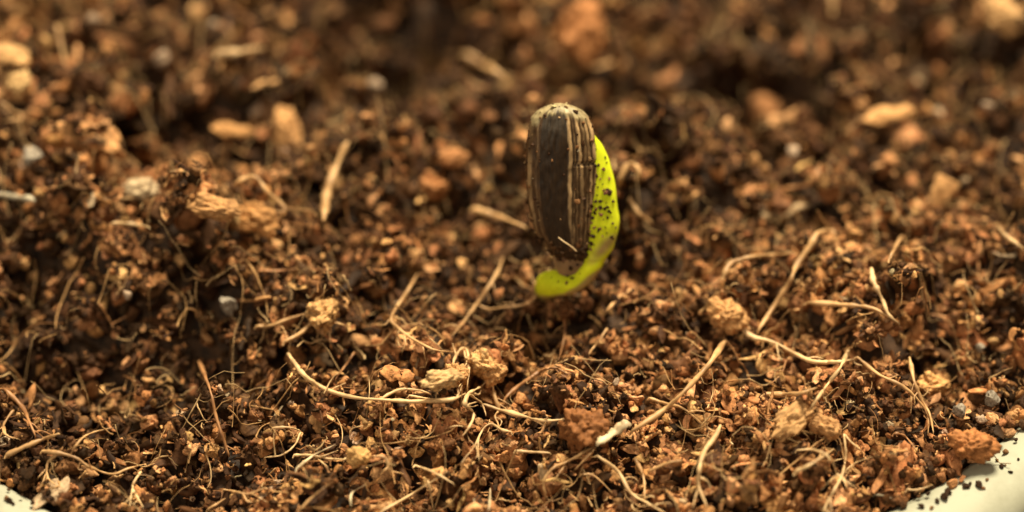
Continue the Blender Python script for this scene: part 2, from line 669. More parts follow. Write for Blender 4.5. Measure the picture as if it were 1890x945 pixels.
def crumb_nodes():
    ng = bpy.data.node_groups.new('crumb_scatter', 'GeometryNodeTree')
    ng.interface.new_socket('Geometry', in_out='INPUT', socket_type='NodeSocketGeometry')
    ng.interface.new_socket('Geometry', in_out='OUTPUT', socket_type='NodeSocketGeometry')
    gi = ng.nodes.new('NodeGroupInput')
    go = ng.nodes.new('NodeGroupOutput')
    join = ng.nodes.new('GeometryNodeJoinGeometry')
    for k, (kd, me) in reversed(list(enumerate(PROTO))):
        me2 = me.copy()
        me2.materials.clear()
        me2.materials.append(M_INST)
        po = bpy.data.objects.new('crumb_source', me2)     # not linked to the scene
        oi = ng.nodes.new('GeometryNodeObjectInfo')
        oi.inputs['Object'].default_value = po
        oi.inputs['As Instance'].default_value = True
        ng.links.new(oi.outputs['Geometry'], join.inputs[0])
    iop = ng.nodes.new('GeometryNodeInstanceOnPoints')
    iop.inputs['Pick Instance'].default_value = True

    def attr(nm, typ):
        n = ng.nodes.new('GeometryNodeInputNamedAttribute')
        n.data_type = typ
        n.inputs['Name'].default_value = nm
        return n.outputs['Attribute']
    e2r = ng.nodes.new('FunctionNodeEulerToRotation')
    ng.links.new(attr('rot', 'FLOAT_VECTOR'), e2r.inputs[0])
    m2p = ng.nodes.new('GeometryNodeMeshToPoints')
    ng.links.new(gi.outputs[0], m2p.inputs['Mesh'])
    ng.links.new(m2p.outputs['Points'], iop.inputs['Points'])
    ng.links.new(join.outputs[0], iop.inputs['Instance'])
    ng.links.new(attr('idx', 'INT'), iop.inputs['Instance Index'])
    ng.links.new(e2r.outputs[0], iop.inputs['Rotation'])
    ng.links.new(attr('scl', 'FLOAT_VECTOR'), iop.inputs['Scale'])
    ng.links.new(iop.outputs['Instances'], go.inputs[0])
    return ng


md = mass.modifiers.new('scatter', 'NODES')
md.node_group = crumb_nodes()

# single crumbs
REG = [['in the blurred ground at upper left', 'in the blurred ground behind the seed', 'in the blurred ground at upper right'],
       ['around the clod at middle left', 'in the ground around the sprout', 'in the ground at middle right'],
       ['in the foreground at lower left', 'in the foreground below the sprout', 'in the foreground at lower right']]
KN = ['soil_crumb', 'bark_flake', 'wood_splinter']
KL = ['lump of soil', 'bark flake', 'fibrous splinter']
todo = []
for k in single:
    kd = int(allp['kind'][k])
    ci = int(allp['ci'][k])
    me = PROTO[allp['k'][k]][1]
    o = link(KN[kd], me, M_OBJ, None, allp['p'][k])
    o.rotation_euler = [float(v) for v in allp['r'][k]]
    o.scale = [float(v) for v in allp['s'][k]]
    o.color = (*[float(v) for v in allp['c'][k]], 1)
    todo.append((o, kd, ci, k))



# ------------------------------------------------------------------ roots and fibres
def catmull(P, n=8):
    P = np.asarray(P, float)
    if len(P) == 2:
        return P[0] + (P[1] - P[0]) * np.linspace(0, 1, n * 2)[:, None]
    Q = np.vstack([2 * P[0] - P[1], P, 2 * P[-1] - P[-2]])
    out = []
    for i in range(1, len(Q) - 2):
        p0, p1, p2, p3 = Q[i - 1:i + 3]
        for t in np.linspace(0, 1, n, endpoint=False):
            out.append(0.5 * (2 * p1 + (p2 - p0) * t + (2 * p0 - 5 * p1 + 4 * p2 - p3) * t * t + (3 * p1 - p0 - 3 * p2 + p3) * t ** 3))
    out.append(P[-1])
    return np.array(out)


def tube(C, R, nv=7, flat=1.0, rough=0.12, seed=0):
    C = np.asarray(C)
    n = len(C)
    T = np.gradient(C, axis=0)
    T /= np.linalg.norm(T, axis=1)[:, None] + 1e-9
    up = np.array([0, 0, 1.0])
    S = np.cross(T, up)
    S /= np.linalg.norm(S, axis=1)[:, None] + 1e-9
    N = np.cross(S, T)
    a = np.linspace(0, 2 * math.pi, nv, endpoint=False)
    r = np.random.default_rng(seed)
    k = 1 + r.normal(0, rough, (n, nv))
    V = C[:, None, :] + (S[:, None, :] * np.cos(a)[None, :, None] + N[:, None, :] * np.sin(a)[None, :, None] * flat) * (R[:, None] * k)[:, :, None]
    V = V.reshape(-1, 3)
    F = grid_faces(n, nv, True)
    caps = []
    for base in (0, (n - 1) * nv):
        for j in range(1, nv - 2, 2):
            caps.append((base, base + j, base + j + 1, base + j + 2))
    return V, np.vstack([F, np.array(caps)]) if caps else F


def fibre_path(pix, wpx, lift=0.0, wob=1.2, seed=0, arch=0.0):
    r = np.random.default_rng(seed)
    P = catmull(pix, 10)
    P[1:-1] += np.cumsum(r.normal(0, wob * 0.35, (len(P) - 2, 2)), axis=0) * 0.35
    rad = 0.5 * wpx * 0.0041
    C = np.array([cast(p[0], p[1], ENV, lift + rad * 0.9) for p in P])
    t = np.linspace(0, 1, len(C))
    z = C[:, 2].copy()
    zs = z.copy()
    for _ in range(6):
        zs[1:-1] = 0.25 * zs[:-2] + 0.5 * zs[1:-1] + 0.25 * zs[2:]
    zs = np.maximum(zs, z - 0.02)
    # slide along the view ray so that the strand keeps its place while it is smoothed
    out = []
    for p, zz, tt in zip(P, zs, t):
        d = ray(p[0], p[1])
        h = zz + arch * math.sin(math.pi * tt)
        out.append(CAM + d * ((h - CAM[2]) / d[2]))
    return np.array(out), rad


FC = {'pale': (0.70, 0.47, 0.24), 'tan': (0.58, 0.34, 0.15), 'brown': (0.40, 0.19, 0.075), 'white': (0.72, 0.58, 0.37), 'grey': (0.45, 0.38, 0.27), 'rust': (0.55, 0.25, 0.09)}
seedn = [0]


def fibre(name, label, cat, colr, wpx, pix, branches=(), taper=0.35, lift=0.0, flat=0.9, arch=0.0, rough=0.10, group=None, bury=True, wob=1.2):
    seedn[0] += 1
    sd_ = 5000 + seedn[0] * 17

    def mk(pix, wpx, taper, s, arch):
        C, rad = fibre_path(pix, wpx, lift, wob, s, arch)
        t = np.linspace(0, 1, len(C))
        rr = np.random.default_rng(s)
        R = rad * (1 - (1 - taper) * t ** 1.5) * np.minimum(1, 0.45 + 6 * t) * np.minimum(1, 0.35 + 6 * (1 - t))
        R *= 1 + (0.25 if name != 'wood_chip' else 0.05) * np.clip(np.interp(t, np.linspace(0, 1, 15), rr.normal(0, 1, 15)), -1.8, 1.8)
        if bury:
            C[0, 2] -= 0.03
            C[-1, 2] -= 0.02
        return C, R
    C, R = mk(pix, wpx, taper, sd_, arch)
    org = C[len(C) // 2].copy()
    V, F = tube(C - org, R, 7, flat, rough, sd_)
    o = link(name, np_mesh(name, V, F), M_ROOT, None, org)
    o.color = (*FC[colr], 1)
    tag(o, label, cat, group)
    branches = list(branches)
    if name == 'root_strand' and len(pix) >= 4 and wpx < 10:
        rb = np.random.default_rng(sd_ + 99)
        for q_ in range(3):
            k_ = rb.integers(1, len(pix) - 1)
            p0, p1 = np.array(pix[k_], float), np.array(pix[k_ + 1], float)
            d_ = (p1 - p0) / (np.linalg.norm(p1 - p0) + 1e-6)
            an = rb.choice([-1, 1]) * rb.uniform(0.4, 1.0)
            d2_ = np.array([d_[0] * math.cos(an) - d_[1] * math.sin(an), d_[0] * math.sin(an) + d_[1] * math.cos(an)])
            st = p0 + (p1 - p0) * rb.random()
            ln_ = rb.uniform(16, 46)
            mid = st + d2_ * ln_ * 0.5 + rb.normal(0, 4, 2)
            branches.append((rb.uniform(2.6, 4.0), [tuple(st), tuple(mid), tuple(st + d2_ * ln_ + rb.normal(0, 5, 2))]))
    for b, (bw, bp) in enumerate(branches):
        C, R = mk(bp, bw, 0.4, sd_ + b + 1, 0)
        V, F = tube(C - org, R, 6, flat, rough, sd_ + b + 1)
        c = link('side_root', np_mesh('side_root', V, F), M_ROOT, o)
        c.color = (*FC[colr], 1)
    return o


RT = 'root_strand'
ST = 'woody_stick'
fibre(RT, 'thin brown stalk leaning upright in the dark hollow at lower left', 'root', 'brown', 7, [(365, 662), (388, 720), (400, 775), (423, 840)], taper=0.9, arch=0.05)
fibre(ST, 'straight tan twig at the left edge near the bottom corner', 'twig', 'tan', 9, [(8, 841), (60, 818), (112, 799)], taper=0.7)
fibre(RT, 'wavy tan root crossing the lower left foreground', 'root', 'tan', 7, [(75, 832), (105, 835), (140, 845), (165, 862), (205, 875), (235, 865), (268, 856)], [(5, [(130, 838), (150, 810), (175, 797), (215, 788)])])
fibre(RT, 'hook shaped tan root curling down at the lower left', 'root', 'tan', 6, [(108, 836), (88, 855), (88, 880), (106, 896)])
fibre(RT, 'forked pale root like an upside down Y at lower left', 'root', 'pale', 6, [(262, 868), (248, 890), (245, 905), (240, 936)], [(5, [(245, 903), (253, 918), (263, 936)])])
fibre(RT, 'small brown root loop at the left edge above the twig', 'root', 'tan', 5, [(26, 755), (8, 780), (8, 798), (26, 809)])
fibre(RT, 'reddish brown root slanting down at the left edge', 'root', 'brown', 9, [(5, 715), (40, 750), (55, 780), (66, 806)])
fibre(RT, 'long pale root sweeping across the foreground into the root knot', 'root', 'pale', 9, [(530, 650), (545, 672), (565, 697), (600, 718), (645, 732), (700, 738), (760, 741), (830, 738), (862, 726)], [(6, [(700, 737), (735, 720), (770, 720), (796, 727)]), (4, [(752, 729), (790, 735), (822, 738)])], taper=0.7, lift=0.03)
fibre(RT, 'short curved tan root left of centre in the foreground', 'root', 'pale', 6, [(500, 790), (535, 790), (557, 798)], [(5, [(555, 795), (545, 820), (520, 840), (485, 845)])])
fibre(RT, 'straight thin white fibre crossing another at lower left of centre', 'fibre', 'white', 5, [(545, 866), (580, 840), (622, 819)], wob=0.4)
fibre(RT, 'yellowish wavy fibre crossed by a straight white one', 'fibre', 'pale', 6, [(540, 840), (575, 840), (610, 847), (640, 848)])
fibre(RT, 'sagging tan fibre near the bottom left of centre', 'fibre', 'tan', 5, [(410, 903), (435, 908), (460, 911), (492, 899)])
fibre(RT, 'straight slanting fibre at the bottom left of centre', 'fibre', 'tan', 5, [(552, 942), (580, 915), (609, 892)], wob=0.4)
fibre(RT, 'short tan fibre cut by the bottom edge at left', 'fibre', 'tan', 5, [(380, 943), (400, 930), (417, 919)])
fibre(RT, 'thin pale root arching up over the root knot', 'root', 'pale', 5, [(834, 693), (838, 665), (850, 645), (862, 647), (866, 680), (862, 718)], lift=0.06, taper=0.9)
fibre(RT, 'thick wavy pale root hanging down from the root knot', 'root', 'pale', 8, [(866, 722), (858, 745), (872, 758), (873, 775), (860, 795), (853, 805)], [(6, [(864, 726), (888, 745), (897, 765)]), (6, [(864, 726), (885, 715), (902, 700)]), (5, [(866, 724), (884, 728), (890, 712)])], lift=0.05)
fibre(RT, 'yellow tan root running right from the root knot', 'root', 'pale', 8, [(888, 745), (935, 760), (980, 772), (1010, 778), (1052, 775)], [(5, [(978, 771), (995, 780), (1008, 787)])], lift=0.03)
fibre(RT, 'short tan root dropping onto the yellow tan root', 'root', 'tan', 7, [(908, 698), (913, 730), (922, 755), (915, 765), (918, 779)], lift=0.03)
fibre(RT, 'bent thin pale root standing below the root knot', 'root', 'pale', 5, [(945, 797), (928, 794), (905, 783), (890, 795), (875, 825), (857, 848), (849, 859)], lift=0.03)
fibre(RT, 'little curl of fibre in the lower middle left of the knot', 'fibre', 'pale', 4, [(645, 802), (652, 790), (672, 785)])
fibre(RT, 'long straight fibre rising from the bottom edge below the knot', 'fibre', 'pale', 6, [(700, 946), (760, 912), (832, 867)], lift=0.02, wob=0.5)
fibre(RT, 'pale fibre crossing over the long straight fibre at bottom', 'fibre', 'pale', 6, [(762, 858), (800, 872), (840, 894)], lift=0.04)
fibre(RT, 'tan root bending down beside a yellow lump at bottom', 'root', 'tan', 6, [(680, 842), (710, 845), (720, 870), (732, 890)])
fibre(RT, 'upright hair fibre at the bottom edge left of centre', 'fibre', 'pale', 4, [(789, 884), (796, 915), (800, 942)])
fibre(RT, 'upright white hair fibre at the bottom edge near centre', 'fibre', 'white', 4, [(905, 900), (904, 920), (902, 944)], wob=0.4)
fibre(RT, 'bent white fibre at the bottom left of the long straight one', 'fibre', 'white', 5, [(647, 928), (650, 910), (676, 894)])
fibre(ST, 'long straight tan stick slanting through the right foreground', 'stick', 'tan', 11, [(1340, 626), (1310, 670), (1260, 725), (1220, 760), (1163, 797)], taper=0.8, lift=0.10, wob=0.5, arch=0.08)
fibre(RT, 'dark tan root running from the peeled white chip to the bottom', 'root', 'tan', 6, [(1100, 822), (1050, 850), (1020, 865), (1003, 890), (1007, 915), (1004, 932)], [(4, [(1100, 826), (1080, 848), (1058, 872)])], lift=0.02)
fibre(ST, 'short pale horizontal sliver in the bottom middle', 'sliver', 'pale', 7, [(948, 832), (980, 834), (1018, 836)], wob=0.3)
fibre(RT, 'brown twig slanting up behind the yellow tan root', 'twig', 'brown', 9, [(930, 737), (960, 710), (1005, 682), (1032, 678)])
fibre(RT, 'tan root curving into the forked root at lower right of centre', 'root', 'tan', 7, [(1195, 733), (1230, 745), (1262, 754), (1300, 785), (1326, 802)])
fibre(RT, 'stout pale root with a forked foot at lower right of centre', 'root', 'pale', 10, [(1331, 783), (1318, 808), (1298, 838), (1290, 870), (1290, 900), (1306, 937)], [(5, [(1290, 900), (1284, 915), (1279, 937)]), (4, [(1292, 880), (1306, 890), (1312, 905)])], lift=0.03)
fibre(RT, 'pale root running down to the bottom edge right of centre', 'root', 'pale', 8, [(1098, 838), (1140, 870), (1165, 910), (1200, 930), (1232, 947)], lift=0.02)
fibre(RT, 'short thick tan root near bottom, right of the peeled chip', 'root', 'tan', 8, [(1170, 843), (1188, 880), (1190, 922)])
fibre(RT, 'thin arched fibre left of the bottom edge root', 'fibre', 'tan', 4, [(1070, 876), (1095, 878), (1132, 912)])
fibre(RT, 'pale tan root lying level at bottom, right of centre', 'root', 'tan', 7, [(1195, 872), (1230, 855), (1262, 849)])
fibre(RT, 'long pale root winding across the right side', 'root', 'pale', 8, [(1362, 594), (1385, 620), (1430, 632), (1465, 652), (1500, 667), (1545, 668), (1578, 662)], lift=0.04, taper=0.8)
fibre(ST, 'straight pale stick crossing under the winding right root', 'stick', 'pale', 9, [(1567, 643), (1550, 680), (1520, 720), (1494, 759)], taper=0.5, lift=0.03, wob=0.5)
fibre(RT, 'long tan root slanting down on the right toward the pot', 'root', 'tan', 7, [(1578, 656), (1620, 690), (1670, 715), (1705, 750), (1720, 782)], lift=0.03)
fibre(RT, 'brown tan root joining the slanting one at its tip', 'root', 'tan', 7, [(1678, 655), (1686, 700), (1700, 735), (1716, 765), (1723, 800)], lift=0.04)
fibre(RT, 'thin pale root curving down to the bottom edge at right', 'root', 'pale', 6, [(1557, 798), (1561, 840), (1552, 880), (1530, 920), (1518, 946)], [(4, [(1557, 800), (1570, 815), (1589, 831)]), (4, [(1561, 868), (1580, 855), (1612, 842)])], lift=0.03, taper=0.8)
fibre(RT, 'arched pale fibre over the bottom right crumbs', 'fibre', 'pale', 5, [(1468, 831), (1500, 830), (1525, 840), (1540, 860), (1546, 880)], [(3, [(1545, 876), (1530, 890), (1514, 907)])], lift=0.03)
fibre(ST, 'stubby pale twig crossed by the arched fibre at right', 'twig', 'pale', 8, [(1466, 872), (1500, 855), (1543, 827)], lift=0.02)
fibre(RT, 'brown bent root near the pot rim at right', 'root', 'brown', 7, [(1648, 800), (1670, 805), (1693, 832)])
fibre(ST, 'level tan twig in the right foreground', 'twig', 'tan', 10, [(1405, 728), (1470, 726), (1510, 714)])
fibre(RT, 'pale rootlet lying against the pot rim at bottom right', 'root', 'pale', 5, [(1672, 903), (1695, 904), (1724, 894)])
fibre(RT, 'dark bent rootlet near bottom right corner of the soil', 'root', 'grey', 5, [(1612, 912), (1640, 918), (1672, 932)])
fibre(RT, 'thin dark root arching at right of the long straight stick', 'root', 'brown', 4, [(1452, 662), (1442, 690), (1420, 710)])
fibre(RT, 'zigzag thin root in front of the sprout at left', 'root', 'tan', 6, [(772, 503), (750, 540), (722, 585), (735, 605), (760, 625), (800, 645), (838, 650)], lift=0.03, taper=0.8)
fibre(RT, 'slender tan root rising left of the sprout', 'root', 'tan', 8, [(930, 473), (915, 510), (890, 550), (860, 590), (834, 622)], lift=0.03)
fibre(RT, 'brown root reaching from the stem foot to the left', 'root', 'tan', 7, [(992, 545), (970, 562), (930, 567), (885, 574)], lift=0.03)
fibre(RT, 'blurred pale root bent over the dark hole right of the sprout', 'root', 'tan', 11, [(1335, 510), (1350, 485), (1390, 473), (1440, 470), (1467, 466)], lift=0.06)
fibre(RT, 'long tan root stepping down the right middle', 'root', 'tan', 11, [(1540, 425), (1510, 430), (1495, 455), (1470, 490), (1455, 525), (1425, 570), (1398, 612)], lift=0.05, taper=0.8)
fibre(RT, 'pale bent root at right of the stepping tan root', 'root', 'pale', 11, [(1608, 493), (1613, 520), (1628, 550), (1640, 580), (1662, 600)], lift=0.05)
fibre(RT, 'level tan root meeting the pale bent root at right', 'root', 'tan', 11, [(1485, 558), (1560, 563), (1610, 568), (1655, 592)], lift=0.03)
fibre(ST, 'pale twig at the right edge in the middle distance', 'twig', 'pale', 9, [(1840, 418), (1860, 438), (1882, 452)])
fibre(ST, 'blurred tan wood sliver standing behind at left of the seed', 'sliver', 'tan', 22, [(597, 402), (607, 345), (642, 258)], taper=0.5, lift=0.08, wob=0.3)
fibre(RT, 'blurred brown root bent into a loop over the left clod', 'root', 'tan', 10, [(428, 345), (455, 328), (476, 330), (492, 352), (526, 388), (475, 394)], lift=0.06)
fibre(ST, 'greyish stick end entering at the left edge', 'stick', 'grey', 15, [(-20, 358), (20, 362), (63, 369)], taper=0.9, lift=0.05, wob=0.3)
fibre(ST, 'slim yellow orange straw bit on the left clod', 'straw', 'pale', 9, [(204, 412), (240, 413), (277, 419)], lift=0.05, wob=0.3)
fibre(RT, 'bent thin straw at the upper left edge', 'straw', 'tan', 6, [(-8, 180), (20, 202), (41, 214), (30, 226)], lift=0.05)
fibre(ST, 'blurred tan stick pointing at the seed from the left', 'stick', 'tan', 15, [(870, 384), (920, 400), (975, 422)], lift=0.05, wob=0.4)
fibre(ST, 'strongly blurred stick above the seed to the left', 'stick', 'tan', 20, [(856, 98), (895, 122), (940, 146)], lift=0.08, wob=0.3)
fibre(RT, 'thin brown fibre at left of the long sweeping root', 'fibre', 'brown', 5, [(655, 648), (640, 672), (618, 702)])
fibre(RT, 'knotted tan root running left from the yellow clod', 'root', 'tan', 7, [(470, 602), (500, 600), (530, 590), (580, 575), (620, 560)], lift=0.03)
fibre(RT, 'second tan root under the yellow clod at left', 'root', 'tan', 9, [(522, 632), (555, 615), (585, 592), (640, 600)], lift=0.03)
fibre(RT, 'small wavy rust root left of the zigzag root', 'root', 'rust', 6, [(476, 499), (508, 500), (548, 495)])
fibre(RT, 'thin brown stalk on the dark front of the left clod', 'stalk', 'brown', 6, [(183, 560), (197, 582), (211, 606)], [(4, [(206, 598), (222, 590), (236, 581)])], lift=0.03)
fibre(RT, 'short rootlet below the sprout to the right', 'root', 'tan', 5, [(1122, 604), (1106, 628), (1087, 653)], lift=0.02)
fibre(RT, 'faint brown rootlet hanging below the stem', 'root', 'brown', 5, [(1040, 575), (1042, 615), (1031, 662)], lift=0.02)
fibre(RT, 'blurred forked root just right of the green sprout', 'root', 'tan', 13, [(1140, 340), (1160, 304), (1176, 310), (1182, 335)], [(9, [(1160, 365), (1180, 395), (1205, 412)])], lift=0.06)
fibre(ST, 'faint slim twig leaning at upper left', 'twig', 'tan', 8, [(104, 44), (112, 80), (122, 125)], lift=0.08, wob=0.4)
fibre(ST, 'pale blurred straw lying level at upper left', 'straw', 'pale', 20, [(398, 100), (440, 96), (490, 88)], lift=0.06, wob=0.3)
fibre(ST, 'tan vertical stub at the top edge on the right', 'stub', 'tan', 16, [(1534, -15), (1536, 8), (1537, 28)], lift=0.06, wob=0.3)
fibre(RT, 'long blurred branching root at upper right middle', 'root', 'brown', 10, [(1515, 300), (1500, 335), (1470, 345), (1440, 348)], lift=0.05)
fibre(RT, 'faint tan root behind the winding right root', 'root', 'tan', 8, [(1640, 480), (1662, 440), (1668, 438)], lift=0.03)

# hair-fine fibres scattered all over the soil: nobody could count them
Vs, Fs, Cs, off = [], [], [], 0
for k in range(3400):
    a = rng.random() * 2 * math.pi
    r0 = (PR - 0.15) * math.sqrt(rng.random())
    x, y = PCX + r0 * math.cos(a), PCY + r0 * math.sin(a)
    ln = 0.08 + 0.62 * rng.random() ** 3
    th = rng.random() * 6.28
    bend = rng.normal(0, 1.6)
    q = np.linspace(-0.5, 0.5, 8)
    ang = th + bend * q
    cx_ = x + np.cumsum(np.cos(ang)) * ln / 8
    cy_ = y + np.cumsum(np.sin(ang)) * ln / 8
    i, j = gidx(cx_, cy_)
    zz = ENV[i, j] + 0.005 + 0.03 * rng.random() + rng.normal(0, 0.10) * q * ln * 4
    rad = (0.0030 + 0.0050 * rng.random() ** 2) * (1 - 0.6 * (q + 0.5))
    V, F = tube(np.stack([cx_, cy_, zz], -1), rad, 5, 1.0, 0.1, k)
    Vs.append(V)
    Fs.append(F + off)
    off += len(V)
    c = np.array(FC[['pale', 'pale', 'tan', 'tan', 'brown'][k % 5]]) * rng.uniform(0.6, 1.05)
    Cs.append(np.tile(c, (len(V), 1)))
ff = link('fine_fibres', np_mesh('fine_fibres', np.vstack(Vs), np.vstack(Fs), np.vstack(Cs)), M_VERT)
tag(ff, 'hair fine coir fibres and rootlets scattered through the soil', 'fibres', kind='stuff')

# ------------------------------------------------------------------ distinct lumps, chips and grains


def lump(name, label, cat, px, py, sx, sy, sz, kind, colr, rot=(0, 0, 0), lift=0.3, seed=1, group=None):
    """sx, sy, sz are half sizes in photo pixels at the seed's distance."""
    k = 0.0043
    p = cast(px, py, ENV, sz * k * lift)
    me = {'crumb': lambda: CLOD[seed % 5] if 'grain' not in name else PROTO[seed % 12][1], 'flake': lambda: PROTO[12 + seed % 6][1], 'splinter': lambda: PROTO[18 + seed % 6][1]}[kind]()
    o = link(name, me, M_OBJ, None, p)
    o.scale = (sx * k, sy * k, sz * k)
    o.rotation_euler = rot
    q_ = 0.9 if 'grain' not in name else 1.0
    o.color = (colr[0] * q_, colr[1] * q_ * 0.94, colr[2] * q_, 1)
    tag(o, label, cat, group)
    return o


OR = (0.48, 0.22, 0.075)
TN = (0.66, 0.38, 0.15)
PL = (0.48, 0.37, 0.25)
GY = (0.33, 0.30, 0.23)
DK = (0.16, 0.07, 0.026)
lump('bark_chip', 'bright blurred tan flake lying over the dark hole at upper right', 'bark chip', 1637, 212, 40, 26, 22, 'flake', (0.8, 0.46, 0.18), (0.5, -0.15, 0.2), 1.0, 2)
lump('bark_chip', 'large blurred orange bark chip at the top behind the seed', 'bark chip', 1075, 62, 46, 60, 44, 'crumb', (0.56, 0.26, 0.095), (0.9, 0.2, 0.5), 0.6, 3)
lump('bark_chip', 'tall tan chip left of the standing sliver in the blur', 'bark chip', 528, 245, 30, 46, 28, 'crumb', TN, (0.8, 0.1, 0.3), 0.6, 4)
lump('soil_clod', 'round orange clod at right of the sprout foreground', 'clod', 1340, 582, 34, 32, 30, 'crumb', TN, (0.2, 0.4, 0.1), 0.5, 5)
lump('soil_clod', 'yellowish clod where the knotted roots meet at left', 'clod', 597, 578, 34, 28, 26, 'crumb', (0.62, 0.38, 0.15), (0.1, 0.2, 1.1), 0.5, 6)
lump('soil_clod', 'brown clod beside the peeled white chip', 'clod', 1078, 790, 42, 40, 36, 'crumb', (0.30, 0.13, 0.045), (0.4, 0.1, 0.6), 0.4, 7)
lump('soil_clod', 'pale tan chunk tilted in the right foreground', 'clod', 1465, 778, 44, 24, 24, 'crumb', (0.62, 0.38, 0.16), (0.2, -0.2, 0.6), 0.6, 8)
lump('soil_clod', 'tan chunk next to the pale chunk in the right foreground', 'clod', 1522, 786, 30, 18, 20, 'crumb', (0.56, 0.32, 0.13), (0.2, 0.2, -0.3), 0.6, 9)
lump('soil_clod', 'rough orange clod next to the white pot rim', 'clod', 1795, 822, 40, 30, 28, 'crumb', (0.50, 0.22, 0.075), (0.2, 0.2, 0.2), 0.5, 10)
fibre('wood_chip', 'peeled white wood chip at the lower end of the long stick', 'wood chip', 'white', 23, [(1162, 777), (1130, 799), (1101, 820)], taper=0.6, lift=0.07, wob=0.5, flat=0.45, rough=0.2)
lump('soil_clod', 'top tan lump of the rooty knot', 'clod', 890, 672, 30, 22, 22, 'crumb', (0.72, 0.46, 0.19), (0.4, 0.9, 0.2), 0.6, 11)
lump('soil_clod', 'left pale lump of the rooty knot', 'clod', 815, 702, 34, 18, 18, 'crumb', (0.70, 0.48, 0.22), (0.3, 0.1, 0.3), 0.6, 1)
lump('soil_clod', 'middle lump under the arching root of the knot', 'clod', 842, 690, 18, 22, 20, 'crumb', TN, (0.3, 0.5, 0.9), 0.6, 2)
lump('soil_clod', 'right lump of the rooty knot', 'clod', 912, 690, 20, 22, 20, 'crumb', TN, (1.3, 0.5, 0.2), 0.6, 3)
lump('soil_clod', 'yellow lump in the lower foreground left of centre', 'clod', 660, 842, 22, 18, 18, 'crumb', (0.76, 0.48, 0.18), (0.3, 0.5, 0.9), 0.6, 4)
lump('soil_clod', 'orange lump with a root at the far right edge of the middle', 'clod', 1722, 712, 34, 22, 22, 'crumb', (0.72, 0.42, 0.16), (0.3, 0.5, 0.4), 0.5, 6)
lump('bark_chip', 'orange bark slab on top of the left clod', 'bark chip', 395, 384, 46, 22, 20, 'crumb', (0.58, 0.33, 0.13), (0.4, 0.1, -0.2), 0.8, 1)
lump('bark_chip', 'tan bark slab right of the slab on the left clod', 'bark chip', 470, 405, 46, 28, 24, 'crumb', (0.66, 0.36, 0.13), (0.5, 0.1, -0.5), 0.8, 3)
lump('bark_chip', 'pale flat chip on the left clod', 'bark chip', 258, 350, 36, 20, 20, 'crumb', (0.62, 0.50, 0.30), (0.5, 0.0, 0.2), 0.9, 4)
lump('bark_chip', 'tan flake upright at right edge of the middle', 'bark chip', 1738, 352, 28, 36, 22, 'flake', (0.72, 0.42, 0.17), (0.9, 0.2, 0.2), 0.8, 5)
lump('bark_chip', 'bright tan chip in the top right corner', 'bark chip', 1850, 28, 40, 40, 30, 'crumb', (0.72, 0.46, 0.2), (0.6, 0.2, 0.2), 0.7, 5)
lump('bark_chip', 'curled orange bark piece left of the loop root', 'bark chip', 425, 240, 0.1 + 34, 22, 20, 'flake', (0.6, 0.33, 0.12), (0.5, 0.3, 0.3), 0.8, 2)
lump('bark_chip', 'tan chip at the upper left edge', 'bark chip', 12, 100, 46, 26, 24, 'flake', (0.74, 0.46, 0.19), (0.5, 0.3, -0.2), 0.8, 1)
lump('bark_chip', 'yellow tan chip below the upper left edge chip', 'bark chip', 38, 152, 22, 24, 18, 'crumb', (0.78, 0.54, 0.24), (0.5, 0.3, -0.7), 0.8, 7)
lump('bark_chip', 'orange chip right of the seed in the blur', 'bark chip', 1410, 200, 36, 30, 24, 'crumb', (0.5, 0.25, 0.1), (0.5, 0.3, 0.7), 0.8, 9)
lump('bark_chip', 'tan lump behind the seed at left, level with its top', 'bark chip', 835, 292, 26, 20, 20, 'crumb', (0.56, 0.28, 0.11), (0.2, 0.3, 0.7), 0.8, 10)
lump('bark_chip', 'brown slab left of the seed tip', 'bark chip', 800, 345, 34, 26, 24, 'crumb', (0.5, 0.24, 0.09), (0.2, 0.8, 0.7), 0.7, 1)
for i, (px, py, q, lab) in enumerate([(978, 566, 16, 'dark crumb packed at the left of the stem foot'), (1046, 572, 20, 'dark clod packed in front of the stem foot'), (1082, 560, 15, 'dark crumb packed at the right of the stem foot')]):
    lump('soil_clod', lab, 'clod', px, py, q, q * 0.8, q * 0.8, 'crumb', DK, (0.3 * i, 0.5, i), 0.5, i + 2)
G = 'pale mineral grains'
for i, (px, py, s, lab) in enumerate([
        (692, 156, 16, 'round white grain blurred left of the seed'), (172, 34, 15, 'upright pale grain at upper left'), (395, 46, 13, 'small white grain at the top left of centre'),
        (60, 288, 24, 'pale grey grain near the left edge'), (1462, 282, 18, 'white grain blurred right of the sprout'), (1822, 196, 15, 'round white grain at the right edge'),
        (1832, 734, 18, 'glittering grey grain by the pot at right'), (1770, 760, 16, 'grey white grain left of the glittering one'), (1810, 776, 10, 'smooth egg shaped white grain by the pot'),
        (418, 562, 22, 'flat grey grain on the front of the left clod'), (300, 108, 24, 'pale blurred grain at the top left'), (235, 545, 12, 'sparkling white bit on the left clod'),
        (1137, 705, 8, 'tiny bright grain below the sprout'), (1808, 640, 12, 'pale grey bit near the right edge')]):
    lump('mineral_grain', lab, 'grain', px, py, s, s * (0.8 if i != 8 else 1.2), s * 0.8, 'crumb', GY if 'grey' in lab else PL, (0.3 * i, 0.2 * i, 0.5 * i), 0.8, i, G)

# ------------------------------------------------------------------ the sprout
# its frontal plane stands on the ground in front of the stem and leans back a little
LEAN = math.radians(32)
ANCH = cast(1040, 690, BASE)
PN = np.array([0.0, -math.cos(LEAN), math.sin(LEAN)])        # towards the viewer


def on_plane(px, py, d=0.0):
    r = ray(px, py)
    t = ((ANCH + PN * d - CAM) @ PN) / (r @ PN)
    return CAM + r * t


PXC = np.linalg.norm(on_plane(1041, 350) - on_plane(1040, 350))     # cm per pixel at the sprout

